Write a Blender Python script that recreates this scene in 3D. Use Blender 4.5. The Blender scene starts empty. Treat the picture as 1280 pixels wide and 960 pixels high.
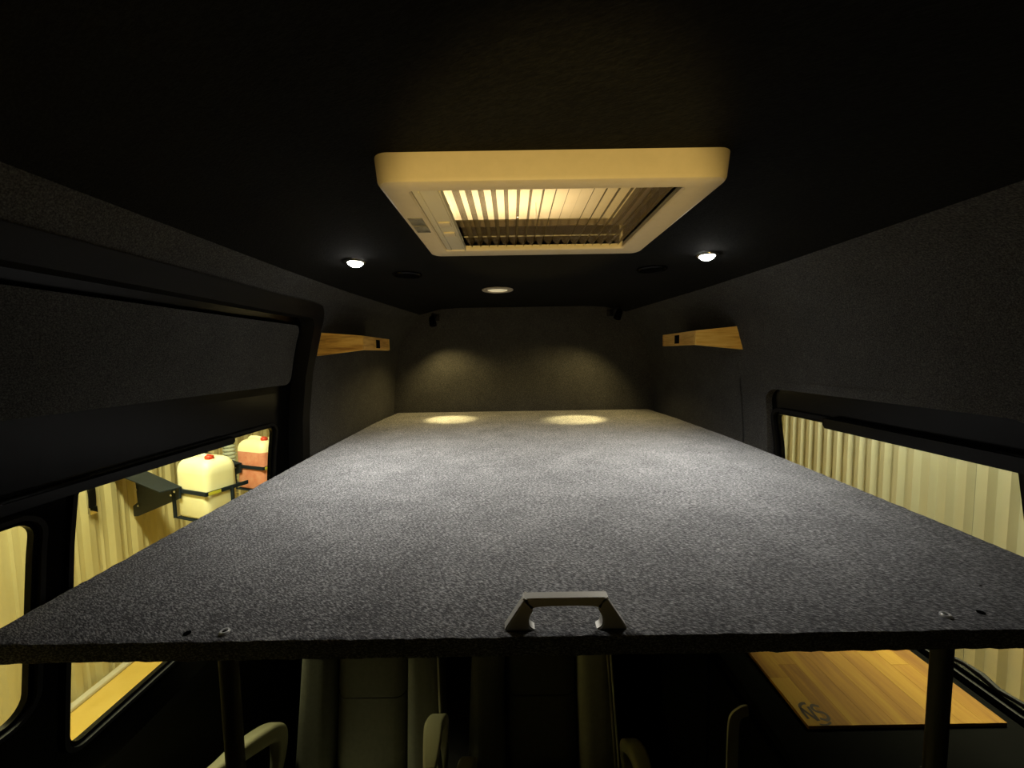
import bpy, bmesh, math, random
from mathutils import Vector, Matrix
random.seed(7)
S = bpy.context.scene
COL = S.collection

# ------------------------------------------------------------------ camera
CAMZ = 1.65
F = 490.0                       # focal length in pixels of the 1280 wide frame
PITCH, ROLL = math.radians(4.1), math.radians(0.9)
cam_d = bpy.data.cameras.new('camera')
cam_d.sensor_width = 36.0
cam_d.lens = F / 1280.0 * 36.0
cam_d.clip_start = 0.02
cam = bpy.data.objects.new('camera', cam_d)
COL.objects.link(cam)
_fw = Vector((0, math.cos(PITCH), -math.sin(PITCH)))
_up0 = Vector((0, math.sin(PITCH), math.cos(PITCH)))
_rt0 = Vector((1, 0, 0))
_rt = _rt0 * math.cos(ROLL) - _up0 * math.sin(ROLL)
_up = _up0 * math.cos(ROLL) + _rt0 * math.sin(ROLL)
M3 = Matrix((_rt, _up, -_fw)).transposed()
cam.matrix_world = Matrix.Translation((0, 0, CAMZ)) @ M3.to_4x4()
S.camera = cam

# ------------------------------------------------------------------ world, large lights, exposure
W = bpy.data.worlds.new('world'); S.world = W
W.use_nodes = True
W.node_tree.nodes['Background'].inputs[0].default_value = (0.9, 0.8, 0.5, 1)
W.node_tree.nodes['Background'].inputs[1].default_value = 0.0
S.view_settings.view_transform = 'Standard'
S.view_settings.look = 'None'
S.view_settings.gamma = 1.0
S.view_settings.use_curve_mapping = False
S.view_settings.exposure = 0.0

P_RIGHT, P_LEFT, P_HIGH = 125, 115, 27      # workshop batten lamps (W)
P_VENT_FILL = 195  # added fill spot aimed at the vent (W)
P_SPOT, P_READ, P_CAB_FILL = 33, 11.0, 28.0      # spots and reading lamps, then the added cab fill (W)
WARM = (1.0, 0.97, 0.58)

# ------------------------------------------------------------------ helpers
def ray(px, py):
    return (_rt * ((px - 640) / F) - _up * ((py - 480) / F) + _fw)
ORG = Vector((0, 0, CAMZ))
def at_y(px, py, y):
    d = ray(px, py); return ORG + d * (y / d.y)
def at_z(px, py, z):
    d = ray(px, py); return ORG + d * ((z - CAMZ) / d.z)

def nd(nt, t, **kw):
    n = nt.nodes.new(t)
    for k, v in kw.items(): setattr(n, k, v)
    return n
def pbr(name, col, rough=0.6, metal=0.0, emit=None, estr=0.0, spec=0.5):
    m = bpy.data.materials.new(name); m.use_nodes = True
    b = m.node_tree.nodes['Principled BSDF']
    b.inputs['Base Color'].default_value = (*col, 1)
    b.inputs['Roughness'].default_value = rough
    b.inputs['Metallic'].default_value = metal
    b.inputs['Specular IOR Level'].default_value = spec
    if emit:
        b.inputs['Emission Color'].default_value = (*emit, 1)
        b.inputs['Emission Strength'].default_value = estr
    return m
def coords(nt, scale=(1, 1, 1), rot=(0, 0, 0), space='Object'):
    t = nd(nt, 'ShaderNodeTexCoord'); mp = nd(nt, 'ShaderNodeMapping')
    mp.inputs['Scale'].default_value = scale; mp.inputs['Rotation'].default_value = rot
    nt.links.new(t.outputs[space], mp.inputs[0]); return mp.outputs[0]
def ramp(nt, src, stops):
    r = nd(nt, 'ShaderNodeValToRGB'); e = r.color_ramp.elements
    e[0].position, e[0].color = stops[0][0], (*stops[0][1], 1)
    e[1].position, e[1].color = stops[-1][0], (*stops[-1][1], 1)
    for p, c in stops[1:-1]:
        x = e.new(p); x.color = (*c, 1)
    nt.links.new(src, r.inputs[0]); return r.outputs[0]
def noise(nt, vec, scale, detail=4, rough=0.6):
    n = nd(nt, 'ShaderNodeTexNoise'); n.inputs['Scale'].default_value = scale
    n.inputs['Detail'].default_value = detail; n.inputs['Roughness'].default_value = rough
    nt.links.new(vec, n.inputs['Vector']); return n.outputs[0]
def bump(nt, src, bsdf, strength, dist):
    b = nd(nt, 'ShaderNodeBump'); b.inputs['Strength'].default_value = strength
    b.inputs['Distance'].default_value = dist
    nt.links.new(src, b.inputs['Height']); nt.links.new(b.outputs[0], bsdf.inputs['Normal'])
def carpet(name, lo, mid, hi, scale=330, strength=0.9, sheen=0.0):
    m = pbr(name, mid, 0.97, spec=0.1); nt = m.node_tree; b = nt.nodes['Principled BSDF']
    v0 = coords(nt, (1, 1, 1), (0, 0, math.radians(-62)))
    mp2 = nd(nt, 'ShaderNodeMapping'); mp2.inputs['Scale'].default_value = (1.0, 0.26, 1.0); nt.links.new(v0, mp2.inputs[0]); v = mp2.outputs[0]
    n1 = noise(nt, v, scale, 3, 0.7)
    n2 = noise(nt, coords(nt), 9, 3, 0.6)
    mx = nd(nt, 'ShaderNodeMath', operation='MULTIPLY_ADD'); mx.inputs[1].default_value = 0.12
    nt.links.new(n2, mx.inputs[0]); nt.links.new(n1, mx.inputs[2])
    c = ramp(nt, mx.outputs[0], [(0.40, lo), (0.56, mid), (0.72, hi)])
    nt.links.new(c, b.inputs['Base Color'])
    bump(nt, n1, b, strength, 0.004)
    return m
def wood(name, lo, mid, hi, axis='Y', sc=1.0, rough=0.4, rings=9):
    m = pbr(name, mid, rough); nt = m.node_tree; b = nt.nodes['Principled BSDF']
    s = {'X': (0.8, 9, 9), 'Y': (9, 0.8, 9), 'Z': (9, 9, 0.8)}[axis]
    v = coords(nt, tuple(k * sc for k in s))
    oi = nd(nt, 'ShaderNodeObjectInfo')
    add = nd(nt, 'ShaderNodeVectorMath', operation='MULTIPLY_ADD')
    add.inputs[1].default_value = (40, 40, 40)
    nt.links.new(oi.outputs['Random'], add.inputs[0]); nt.links.new(v, add.inputs[2])
    n = noise(nt, add.outputs[0], 1.6, 6, 0.62)
    w = nd(nt, 'ShaderNodeTexNoise'); w.inputs['Scale'].default_value = rings; w.inputs['Detail'].default_value = 3
    nt.links.new(add.outputs[0], w.inputs['Vector'])
    mm = nd(nt, 'ShaderNodeMath', operation='MULTIPLY_ADD'); mm.inputs[1].default_value = 0.35
    nt.links.new(w.outputs[0], mm.inputs[0]); nt.links.new(n, mm.inputs[2])
    rv = nd(nt, 'ShaderNodeMath', operation='MULTIPLY_ADD'); rv.inputs[1].default_value = 0.12
    nt.links.new(oi.outputs['Random'], rv.inputs[0]); nt.links.new(mm.outputs[0], rv.inputs[2])
    c = ramp(nt, rv.outputs[0], [(0.50, lo), (0.70, mid), (0.92, hi)])
    nt.links.new(c, b.inputs['Base Color'])
    bump(nt, w.outputs[0], b, 0.12, 0.001)
    return m
def glass(name, tint=(1, 1, 1), gloss=0.05):
    m = bpy.data.materials.new(name); m.use_nodes = True; nt = m.node_tree; nt.nodes.clear()
    o = nd(nt, 'ShaderNodeOutputMaterial'); mx = nd(nt, 'ShaderNodeMixShader')
    t = nd(nt, 'ShaderNodeBsdfTransparent'); t.inputs[0].default_value = (*tint, 1)
    g = nd(nt, 'ShaderNodeBsdfGlossy'); g.inputs['Roughness'].default_value = 0.02
    mx.inputs[0].default_value = gloss
    nt.links.new(t.outputs[0], mx.inputs[1]); nt.links.new(g.outputs[0], mx.inputs[2]); nt.links.new(mx.outputs[0], o.inputs[0])
    return m
def sheer(name, col, opacity):
    m = bpy.data.materials.new(name); m.use_nodes = True; nt = m.node_tree; nt.nodes.clear()
    o = nd(nt, 'ShaderNodeOutputMaterial'); mx = nd(nt, 'ShaderNodeMixShader')
    t = nd(nt, 'ShaderNodeBsdfTransparent')
    d = nd(nt, 'ShaderNodeBsdfDiffuse'); d.inputs[0].default_value = (*col, 1)
    mx.inputs[0].default_value = opacity
    nt.links.new(t.outputs[0], mx.inputs[1]); nt.links.new(d.outputs[0], mx.inputs[2]); nt.links.new(mx.outputs[0], o.inputs[0])
    return m
def noisy(name, c0, c1, scale, rough=0.6, metal=0.0, stretch=(1, 1, 1), bmp=0.0):
    m = pbr(name, c0, rough, metal); nt = m.node_tree; b = nt.nodes['Principled BSDF']
    n = noise(nt, coords(nt, stretch), scale, 5)
    nt.links.new(ramp(nt, n, [(0.35, c0), (0.7, c1)]), b.inputs['Base Color'])
    if bmp: bump(nt, n, b, bmp, 0.003)
    return m

# ------------------------------------------------------------------ materials
M = {}
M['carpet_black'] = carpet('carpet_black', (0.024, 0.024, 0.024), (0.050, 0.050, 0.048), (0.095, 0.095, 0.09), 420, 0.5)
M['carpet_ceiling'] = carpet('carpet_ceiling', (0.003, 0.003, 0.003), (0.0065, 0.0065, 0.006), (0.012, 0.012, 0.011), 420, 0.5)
M['carpet_grey'] = carpet('carpet_grey', (0.055, 0.055, 0.056), (0.13, 0.13, 0.132), (0.44, 0.44, 0.43), 640, 0.4)
M['carpet_edge'] = carpet('carpet_edge', (0.05, 0.045, 0.04), (0.10, 0.095, 0.085), (0.2, 0.19, 0.17), 300, 1.0)
M['leg_grey'] = pbr('leg_grey', (0.05, 0.048, 0.04), 0.6)
M['black_gloss'] = pbr('black_gloss', (0.0015, 0.0015, 0.0015), 0.2, spec=0.12)
M['black_plastic'] = pbr('black_plastic', (0.003, 0.003, 0.003), 0.5, spec=0.2)
M['rubber'] = pbr('rubber', (0.003, 0.003, 0.003), 0.6, spec=0.2)
M['matt_black'] = pbr('matt_black', (0.004, 0.004, 0.004), 0.95, spec=0.03)
M['vent_white'] = noisy('vent_white', (0.44, 0.385, 0.29), (0.47, 0.41, 0.31), 60, 0.5)
M['vent_shaft'] = pbr('vent_shaft', (0.14, 0.105, 0.07), 0.7)
M['vent_grey'] = pbr('vent_grey', (0.44, 0.41, 0.33), 0.5)
M['label_grey'] = noisy('label_grey', (0.08, 0.075, 0.06), (0.20, 0.19, 0.15), 120, 0.5)
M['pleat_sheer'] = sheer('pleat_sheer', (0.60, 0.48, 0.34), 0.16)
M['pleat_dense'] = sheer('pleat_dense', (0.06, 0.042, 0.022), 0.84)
M['glass'] = glass('glass', (0.97, 0.98, 0.96), 0.04)
M['dome'] = glass('dome', (0.98, 0.92, 0.82), 0.03)
M['oak'] = wood('oak', (0.38, 0.16, 0.02), (0.80, 0.46, 0.08), (0.95, 0.66, 0.18), 'X', 2.4, 0.5)
M['oak_side'] = wood('oak_side', (0.36, 0.15, 0.025), (0.68, 0.38, 0.085), (0.88, 0.58, 0.18), 'Y', 2.4, 0.5)
M['worktop'] = wood('worktop', (0.19, 0.078, 0.005), (0.28, 0.135, 0.009), (0.36, 0.195, 0.016), 'Y', 1.1, 0.7, 14)
M['worktop'].node_tree.nodes['Principled BSDF'].inputs['Specular IOR Level'].default_value = 0.15
M['logo'] = pbr('logo', (0.045, 0.022, 0.008), 0.8)
M['nickel'] = noisy('nickel', (0.50, 0.49, 0.44), (0.58, 0.57, 0.52), 300, 0.45, 0.3, (1, 12, 12))
M['champagne'] = pbr('champagne', (0.55, 0.52, 0.38), 0.4, 0.3)
M['bolt'] = pbr('bolt', (0.8, 0.8, 0.78), 0.35, 0.5)
M['chrome'] = pbr('chrome', (0.75, 0.74, 0.71), 0.12, 1.0)
M['hole'] = pbr('hole', (0.002, 0.002, 0.002), 0.95, spec=0.0)
M['seat_dark'] = noisy('seat_dark', (0.075, 0.073, 0.052), (0.095, 0.092, 0.068), 90, 0.6, 0, (1, 1, 1), 0.15)
M['seat_mid'] = noisy('seat_mid', (0.14, 0.137, 0.10), (0.17, 0.165, 0.12), 70, 0.6, 0, (1, 1, 1), 0.15)
M['seat_light'] = noisy('seat_light', (0.34, 0.33, 0.25), (0.40, 0.39, 0.30), 70, 0.55, 0, (1, 1, 1), 0.1)
M['piping'] = pbr('piping', (0.45, 0.43, 0.35), 0.5)
M['armrest'] = pbr('armrest', (0.28, 0.26, 0.16), 0.4)
M['seat_shell'] = pbr('seat_shell', (0.03, 0.03, 0.03), 0.5)
M['spot_lens'] = pbr('spot_lens', (0.9, 0.9, 0.85), 0.3, 0, (1.0, 0.97, 0.88), 60.0)
M['dim_lens'] = pbr('dim_lens', (0.8, 0.74, 0.55), 0.5, 0, (1.0, 0.85, 0.5), 0.45)
M['read_lens'] = pbr('read_lens', (0.9, 0.8, 0.6), 0.4, 0, (1.0, 0.85, 0.5), 3.0)
M['tube'] = pbr('tube', (0.9, 0.9, 0.8), 0.4, 0, (1.0, 0.88, 0.55), 12.0)
M['cab_fill_diffuser'] = pbr('cab_fill_diffuser', (0.9, 0.85, 0.7), 0.4, 0, (1.0, 0.8, 0.4), 14.0)  # glow of the added cab fill lamp
M['lamp_body'] = pbr('lamp_body', (0.6, 0.6, 0.58), 0.5)
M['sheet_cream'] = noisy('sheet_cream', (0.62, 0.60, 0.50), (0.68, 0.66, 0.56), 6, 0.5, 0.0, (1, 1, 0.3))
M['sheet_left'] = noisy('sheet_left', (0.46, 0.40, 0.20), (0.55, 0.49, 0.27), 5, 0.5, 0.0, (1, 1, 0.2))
M['shop_ceiling'] = pbr('shop_ceiling', (0.75, 0.72, 0.66), 0.8)
M['shop_floor'] = noisy('shop_floor', (0.66, 0.45, 0.09), (0.78, 0.56, 0.15), 3, 0.5, 0, (1, 1, 1), 0.1)
M['kerb'] = noisy('kerb', (0.55, 0.50, 0.36), (0.62, 0.58, 0.44), 8, 0.7)
M['steel_blue'] = noisy('steel_blue', (0.010, 0.016, 0.025), (0.016, 0.024, 0.034), 25, 0.5, 0.1)
M['steel_blue'].node_tree.nodes['Principled BSDF'].inputs['Specular IOR Level'].default_value = 0.1
M['can'] = noisy('can', (0.84, 0.80, 0.50), (0.88, 0.84, 0.58), 6, 0.45)
M['red'] = pbr('red', (0.55, 0.05, 0.02), 0.45)
M['pink'] = noisy('pink', (0.62, 0.22, 0.14), (0.72, 0.34, 0.24), 18, 0.5)
M['yellow_label'] = pbr('yellow_label', (0.55, 0.52, 0.05), 0.5)
M['duct'] = pbr('duct', (0.42, 0.45, 0.36), 0.5)
M['van_floor'] = noisy('van_floor', (0.012, 0.011, 0.010), (0.02, 0.018, 0.016), 30, 0.6)

# ------------------------------------------------------------------ object helpers
def link(name, me, mat, parent=None):
    o = bpy.data.objects.new(name, me); COL.objects.link(o)
    if mat and not me.materials: me.materials.append(M[mat])
    if parent: o.parent = parent
    return o
def smooth(me, ang=40):
    for p in me.polygons: p.use_smooth = True
    try: me.set_sharp_from_angle(angle=math.radians(ang))
    except Exception: pass
def bm_obj(name, bm, mat, parent=None, sm=True, off=None):
    bmesh.ops.remove_doubles(bm, verts=bm.verts, dist=1e-6)
    bmesh.ops.recalc_face_normals(bm, faces=bm.faces)
    if off is not None: bmesh.ops.translate(bm, verts=bm.verts, vec=off)
    me = bpy.data.meshes.new(name); bm.to_mesh(me); bm.free()
    if sm: smooth(me)
    return link(name, me, mat, parent)
def tag(o, label, cat=None, group=None, kind=None):
    o['label'] = label
    if cat: o['category'] = cat
    if group: o['group'] = group
    if kind: o['kind'] = kind
    return o
def empty(name, loc, label, cat, group=None, kind=None):
    o = bpy.data.objects.new(name, None); COL.objects.link(o)
    o.location = loc; o.empty_display_size = 0.05
    return tag(o, label, cat, group, kind)
def put(o, parent):
    """parent o to an empty while its mesh stays in world coordinates"""
    o.parent = parent
    o.location = Vector(o.location) - Vector(parent.location)
    return o
def nest(child, part):
    """move a part one level down, under another part of the same thing"""
    child.location = Vector(child.location) - Vector(part.location); child.parent = part
    return child
def bx(bm, c, s, bev=0.0, seg=2, mat=None):
    t = bmesh.new()
    bmesh.ops.create_cube(t, size=1.0)
    bmesh.ops.scale(t, vec=s, verts=t.verts)
    if bev > 0:
        bmesh.ops.bevel(t, geom=list(t.edges), offset=bev, segments=seg, affect='EDGES', profile=0.5)
    if mat is not None: bmesh.ops.transform(t, matrix=mat, verts=t.verts)
    bmesh.ops.translate(t, vec=c, verts=t.verts)
    me = bpy.data.meshes.new('t'); t.to_mesh(me); t.free(); bm.from_mesh(me); bpy.data.meshes.remove(me)
def box(name, lo, hi, mat, parent=None, bev=0.0, seg=2):
    bm = bmesh.new()
    c = [(a + b) / 2 for a, b in zip(lo, hi)]; s = [abs(b - a) for a, b in zip(lo, hi)]
    bx(bm, (0, 0, 0), s, bev, seg)
    o = bm_obj(name, bm, mat); o.location = c
    if parent: put(o, parent)
    return o
def lathe(bm, prof, n=24, mat=None):
    """profile [(r, z)] turned about z"""
    rows = []
    for r, z in prof:
        if r < 1e-6: rows.append([bm.verts.new((0, 0, z))])
        else: rows.append([bm.verts.new((r * math.cos(2 * math.pi * i / n), r * math.sin(2 * math.pi * i / n), z)) for i in range(n)])
    for a, b in zip(rows, rows[1:]):
        for i in range(n):
            j = (i + 1) % n
            if len(a) == 1 and len(b) == 1: continue
            if len(a) == 1: bm.faces.new((a[0], b[j], b[i]))
            elif len(b) == 1: bm.faces.new((a[i], a[j], b[0]))
            else: bm.faces.new((a[i], a[j], b[j], b[i]))
    if mat is not None: bmesh.ops.transform(bm, matrix=mat, verts=bm.verts)
def sweep(bm, pts, sect, closed_sect=True, up=Vector((0, 0, 1)), scales=None):
    """sweep a 2d section [(u, v)] along pts"""
    pts = [Vector(p) for p in pts]; rows = []
    for i, p in enumerate(pts):
        a = pts[max(i - 1, 0)]; b = pts[min(i + 1, len(pts) - 1)]
        t = (b - a).normalized()
        s = t.cross(up)
        if s.length < 1e-4: s = t.cross(Vector((1, 0, 0)))
        s.normalize(); n = s.cross(t)
        k = scales[i] if scales else 1
        rows.append([bm.verts.new(p + s * (u * k) + n * (v * k)) for u, v in sect])
    m = len(sect)
    for a, b in zip(rows, rows[1:]):
        for i in range(m if closed_sect else m - 1):
            j = (i + 1) % m
            bm.faces.new((a[i], a[j], b[j], b[i]))
    if closed_sect:
        bm.faces.new(rows[0]); bm.faces.new(rows[-1])
def circ(r, n=10, ry=None):
    ry = ry or r
    return [(r * math.cos(2 * math.pi * i / n), ry * math.sin(2 * math.pi * i / n)) for i in range(n)]
def catmull(pts, n=6):
    pts = [Vector(p) for p in pts]; out = []
    for i in range(len(pts) - 1):
        p0, p1, p2, p3 = pts[max(i - 1, 0)], pts[i], pts[i + 1], pts[min(i + 2, len(pts) - 1)]
        for k in range(n):
            t = k / n
            out.append(0.5 * ((2 * p1) + (p2 - p0) * t + (2 * p0 - 5 * p1 + 4 * p2 - p3) * t * t + (3 * p1 - p0 - 3 * p2 + p3) * t ** 3))
    out.append(pts[-1]); return out
def rr(a0, a1, b0, b1, r, nc=6, ns=10):
    """rounded rectangle loop with a fixed number of points"""
    cs = [(a1 - r, b1 - r, 0), (a0 + r, b1 - r, 90), (a0 + r, b0 + r, 180), (a1 - r, b0 + r, 270)]
    arcs = []
    for ca, cb, a in cs:
        arcs.append([(ca + r * math.cos(math.radians(a + 90 * k / nc)), cb + r * math.sin(math.radians(a + 90 * k / nc))) for k in range(nc + 1)])
    out = []
    for i in range(4):
        out += arcs[i]
        p, q = arcs[i][-1], arcs[(i + 1) % 4][0]
        out += [(p[0] + (q[0] - p[0]) * k / ns, p[1] + (q[1] - p[1]) * k / ns) for k in range(1, ns)]
    return out
def shell_ring(bm, mp, outer, inner, d, K=6):
    rows = []
    for k in range(K + 1):
        t = k / K
        rows.append([bm.verts.new(mp(o[0] + (i[0] - o[0]) * t, o[1] + (i[1] - o[1]) * t, d)) for o, i in zip(outer, inner)])
    n = len(outer)
    for a, b in zip(rows, rows[1:]):
        for i in range(n):
            j = (i + 1) % n
            try: bm.faces.new((a[i], a[j], b[j], b[i]))
            except ValueError: pass
    return rows
def solid_ring(bm, mp, outer, inner, d0, d1, K=2):
    A = shell_ring(bm, mp, outer, inner, d0, K); B = shell_ring(bm, mp, outer, inner, d1, K); n = len(outer)
    for X, Y in ((A[0], B[0]), (A[-1], B[-1])):
        for i in range(n):
            j = (i + 1) % n
            bm.faces.new((X[i], X[j], Y[j], Y[i]))
def solid_plate(bm, mp, outer, d0, d1, K=6):
    ca = sum(p[0] for p in outer) / len(outer); cb = sum(p[1] for p in outer) / len(outer)
    inner = [(ca + (p[0] - ca) * 0.02, cb + (p[1] - cb) * 0.02) for p in outer]
    A = shell_ring(bm, mp, outer, inner, d0, K); B = shell_ring(bm, mp, outer, inner, d1, K); n = len(outer)
    bm.faces.new(A[-1]); bm.faces.new(B[-1])
    for i in range(n):
        j = (i + 1) % n
        bm.faces.new((A[0][i], A[0][j], B[0][j], B[0][i]))

# ------------------------------------------------------------------ the van shell
CX, YF, YB = 0.07, 2.34, -1.75
def lerp(tab, x):
    if x <= tab[0][0]: return tab[0][1]
    for (a, va), (b, vb) in zip(tab, tab[1:]):
        if x <= b: return va + (vb - va) * (x - a) / (b - a)
    return tab[-1][1]
WALL = [(0, .885), (1.0, .90), (1.30, .90), (1.42, .893), (1.5, .884), (1.58, .873), (1.65, .860), (1.71, .846), (1.76, .830), (1.80, .811), (1.83, .792), (1.865, .755), (1.90, .70)]
CEIL = [(0, 1.937), (.45, 1.937), (.55, 1.932), (.62, 1.922), (.66, 1.913), (.70, 1.90)]
def taper(y):
    return 1.0 if y < 1.35 else 1 - 0.13 * (y - 1.35) / (YF - 1.35)
def map_left(y, z, d): return (CX - lerp(WALL, z) * taper(y) - d, y, z)
def map_right(y, z, d): return (CX + lerp(WALL, z) * taper(y) + d, y, z)
def map_ceil(u, y, d): return (CX + u * taper(y), y, lerp(CEIL, abs(u)) + d)

def struct(o, label):
    return tag(o, label, None, None, 'structure')

def rect_loop(a0, a1, b0, b1): return rr(a0, a1, b0, b1, 0.0)

# walls
APER = (-1.35, 1.50, 0.06, 1.83, 0.07)          # sliding door aperture, left
bm = bmesh.new(); shell_ring(bm, map_left, rect_loop(YB, YF, 0, 1.90), rr(*APER), 0, 10)
wall_left = struct(bm_obj('wall_left', bm, 'carpet_black'), 'black carpeted left van wall around the sliding door')
HOLE_R = (-0.9, 1.585, 0.78, 1.55, 0.02)
bm = bmesh.new(); shell_ring(bm, map_right, rect_loop(YB, YF, 0, 1.90), rr(*HOLE_R), 0, 10)
wall_right = struct(bm_obj('wall_right', bm, 'carpet_black'), 'black carpeted right van wall around the window')
# ceiling with the roof vent cut out
VX0, VX1, VY0, VY1 = -0.192, 0.318, 0.574, 0.990     # vent trim
bm = bmesh.new()
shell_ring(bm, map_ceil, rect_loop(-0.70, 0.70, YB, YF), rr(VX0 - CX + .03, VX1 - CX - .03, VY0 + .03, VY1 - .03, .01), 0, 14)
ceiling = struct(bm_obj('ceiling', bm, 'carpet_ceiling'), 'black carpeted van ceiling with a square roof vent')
def end_wall(name, y, label):
    t = taper(y); L = []
    for z, w in WALL: L.append((-w * t, z))
    for u, z in reversed(CEIL[:-1]): L.append((-u * t, z))
    full = L + [(-x, z) for x, z in reversed(L) if abs(x) > 1e-6]
    b = bmesh.new(); b.faces.new([b.verts.new((CX + x, y, z)) for x, z in full])
    o = bm_obj(name, b, 'carpet_black', None, False); return struct(o, label)
wall_front = end_wall('wall_front', YF, 'dark carpeted end wall above the bed platform')
wall_back = end_wall('wall_back', YB, 'dark carpeted end wall of the van')
bm = bmesh.new(); bm.faces.new([bm.verts.new(p) for p in ((CX - .89, YB, 0), (CX + .89, YB, 0), (CX + .89, YF, 0), (CX - .89, YF, 0))])
floor = struct(bm_obj('floor', bm, 'van_floor', None, False), 'dark van floor under the seats')

# sliding door on the left
door = empty('door_1', (CX - .93, 0.4, 0.06), 'black sliding van door with windows and carpeted top panel', None, None, 'structure')
def dpart(name, bmx, mat): return put(bm_obj(name, bmx, mat), door)
D0 = 0.045
bm = bmesh.new(); solid_plate(bm, map_left, rect_loop(-1.38, 1.53, 1.53, 1.86), D0, D0 + .02); dpart('door_header', bm, 'black_gloss')
bm = bmesh.new(); solid_plate(bm, map_left, rr(-1.28, 1.452, 1.557, 1.772, .03), D0 - .018, D0 - .001); dpart('carpet_panel', bm, 'carpet_black')
bm = bmesh.new(); solid_plate(bm, map_left, rect_loop(-1.38, 1.53, 0.03, 0.80), D0, D0 + .02); dpart('door_lower_panel', bm, 'black_plastic')
A = (.742, 1.372, .900, 1.407, .022); B = (.05, .672, 1.03, 1.366, .03)
def lean(loop, k=.11, z0=1.16): return [(a + (b_ - z0) * k, b_) for a, b_ in loop]
bm = bmesh.new(); solid_ring(bm, map_left, rect_loop(.705, 1.53, .80, 1.53), lean(rr(*A)), D0, D0 + .012, 3); dpart('window_surround', bm, 'black_gloss')
bm = bmesh.new(); solid_ring(bm, map_left, rect_loop(-1.38, .705, .80, 1.53), lean(rr(*B)), D0, D0 + .012, 3); dpart('window_surround', bm, 'black_gloss')
def grow(l, k): return (l[0] - k, l[1] + k, l[2] - k, l[3] + k, l[4] + k)
w1 = empty('window_1', (CX - .95, 1.09, .885), 'van window with the jerrycan rack outside', None, None, 'structure')
w2 = empty('window_2', (CX - .95, .41, 1.03), 'smaller sliding door window beside the black pillar', None, None, 'structure')
for w, L in ((w1, A), (w2, B)):
    bm = bmesh.new(); solid_ring(bm, map_left, lean(rr(*grow(L, .016))), lean(rr(*grow(L, .008))), D0 - .008, D0 + .001, 1); put(bm_obj('seal', bm, 'rubber'), w)
    bm = bmesh.new(); solid_plate(bm, map_left, lean(rr(*grow(L, .004))), D0 + .012, D0 + .016, 2); put(bm_obj('pane', bm, 'glass'), w)
# slide rail along the top of the left pane, with its frame edge
bm = bmesh.new(); sweep(bm, [map_left(y, 1.409, D0 - .012) for y in (.60, .8, 1.0, 1.17, 1.185)], [(-.012, -.011), (.012, -.011), (.012, .008), (.006, .012), (-.006, .012), (-.012, .008)], scales=[1, 1, 1, 1, .6]); put(bm_obj('slide_rail', bm, 'black_gloss'), w1)
bm = bmesh.new(); solid_ring(bm, map_left, rr(APER[0] - .022, APER[1] + .022, APER[2] - .022, APER[3] + .016, .09), rr(APER[0] + .02, APER[1] - .02, APER[2] + .02, APER[3] - .03, .055), -.009, .05, 3)
dpart('door_seal', bm, 'rubber')

# window on the right, in its carpeted surround
w3 = empty('window_3', (CX + .95, 1.1, .965), 'van window facing the corrugated metal wall', None, None, 'structure')
R = (.728, 1.410, .938, 1.421, .02)
bm = bmesh.new(); solid_ring(bm, map_right, rr(*grow(HOLE_R, .015)), rr(.70, 1.46, .90, 1.515, .05), .005, .05, 5); put(bm_obj('carpet_surround', bm, 'carpet_black'), w3)
bm = bmesh.new(); solid_ring(bm, map_right, rr(.67, 1.49, .88, 1.535, .05), lean(rr(*R)), .028, .042, 3); put(bm_obj('window_frame', bm, 'black_gloss'), w3)
bm = bmesh.new(); solid_ring(bm, map_right, lean(rr(*grow(R, .022))), lean(rr(*grow(R, .010))), .018, .03, 1); put(bm_obj('seal', bm, 'rubber'), w3)
bm = bmesh.new(); solid_plate(bm, map_right, lean(rr(*grow(R, .004))), .040, .044, 2); put(bm_obj('pane', bm, 'glass'), w3)
bm = bmesh.new(); sweep(bm, [map_right(y, 1.434, .012) for y in (.60, .8, 1.0, 1.195, 1.21)], [(-.012, -.022), (.012, -.022), (.012, .008), (.006, .012), (-.006, .012), (-.012, .008)], scales=[1, 1, 1, 1, .6]); put(bm_obj('slide_rail', bm, 'black_gloss'), w3)
# crumpled edge strip along the sill
bm = bmesh.new()
pts = [Vector(map_right(.66 + .03 * i, .958 + .004 * math.sin(i * 1.7) + .003 * random.random(), .012)) for i in range(27)]
sweep(bm, pts, circ(.006, 8), scales=[1 + .25 * math.sin(i * 2.1) for i in range(27)]); put(bm_obj('sill_strip', bm, 'rubber'), w3)

# ------------------------------------------------------------------ roof vent
vent = empty('roof_vent', ((VX0 + VX1) / 2, (VY0 + VY1) / 2, 1.937), 'cream square roof vent with a pleated blind in the ceiling', 'roof vent')
vz0, vz1 = 1.897, 1.937
def mxy(a, b, d): return (a, b, d)
bm = bmesh.new()
OUT = rr(VX0, VX1, VY0, VY1, .022); OUT2 = rr(VX0 + .008, VX1 - .008, VY0 + .006, VY1 - .006, .018)
INN = rr(-.148, .262, .606, .936, .006)
layers = [(rr(VX0 - .003, VX1 + .003, VY0 - .003, VY1 + .003, .024), vz1), (OUT, vz0 + .007), (rr(VX0 + .003, VX1 - .003, VY0 + .002, VY1 - .002, .020), vz0 + .002), (OUT2, vz0), (rr(-.151, .265, .603, .939, .008), vz0), (INN, vz0 + .003), (INN, vz1 + .03)]
rows = [[bm.verts.new((x, y, z)) for x, y in L] for L, z in layers]
for a, b in zip(rows, rows[1:]):
    for i in range(len(a)):
        j = (i + 1) % len(a); bm.faces.new((a[i], a[j], b[j], b[i]))
put(bm_obj('trim_frame', bm, 'vent_white'), vent)
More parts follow.
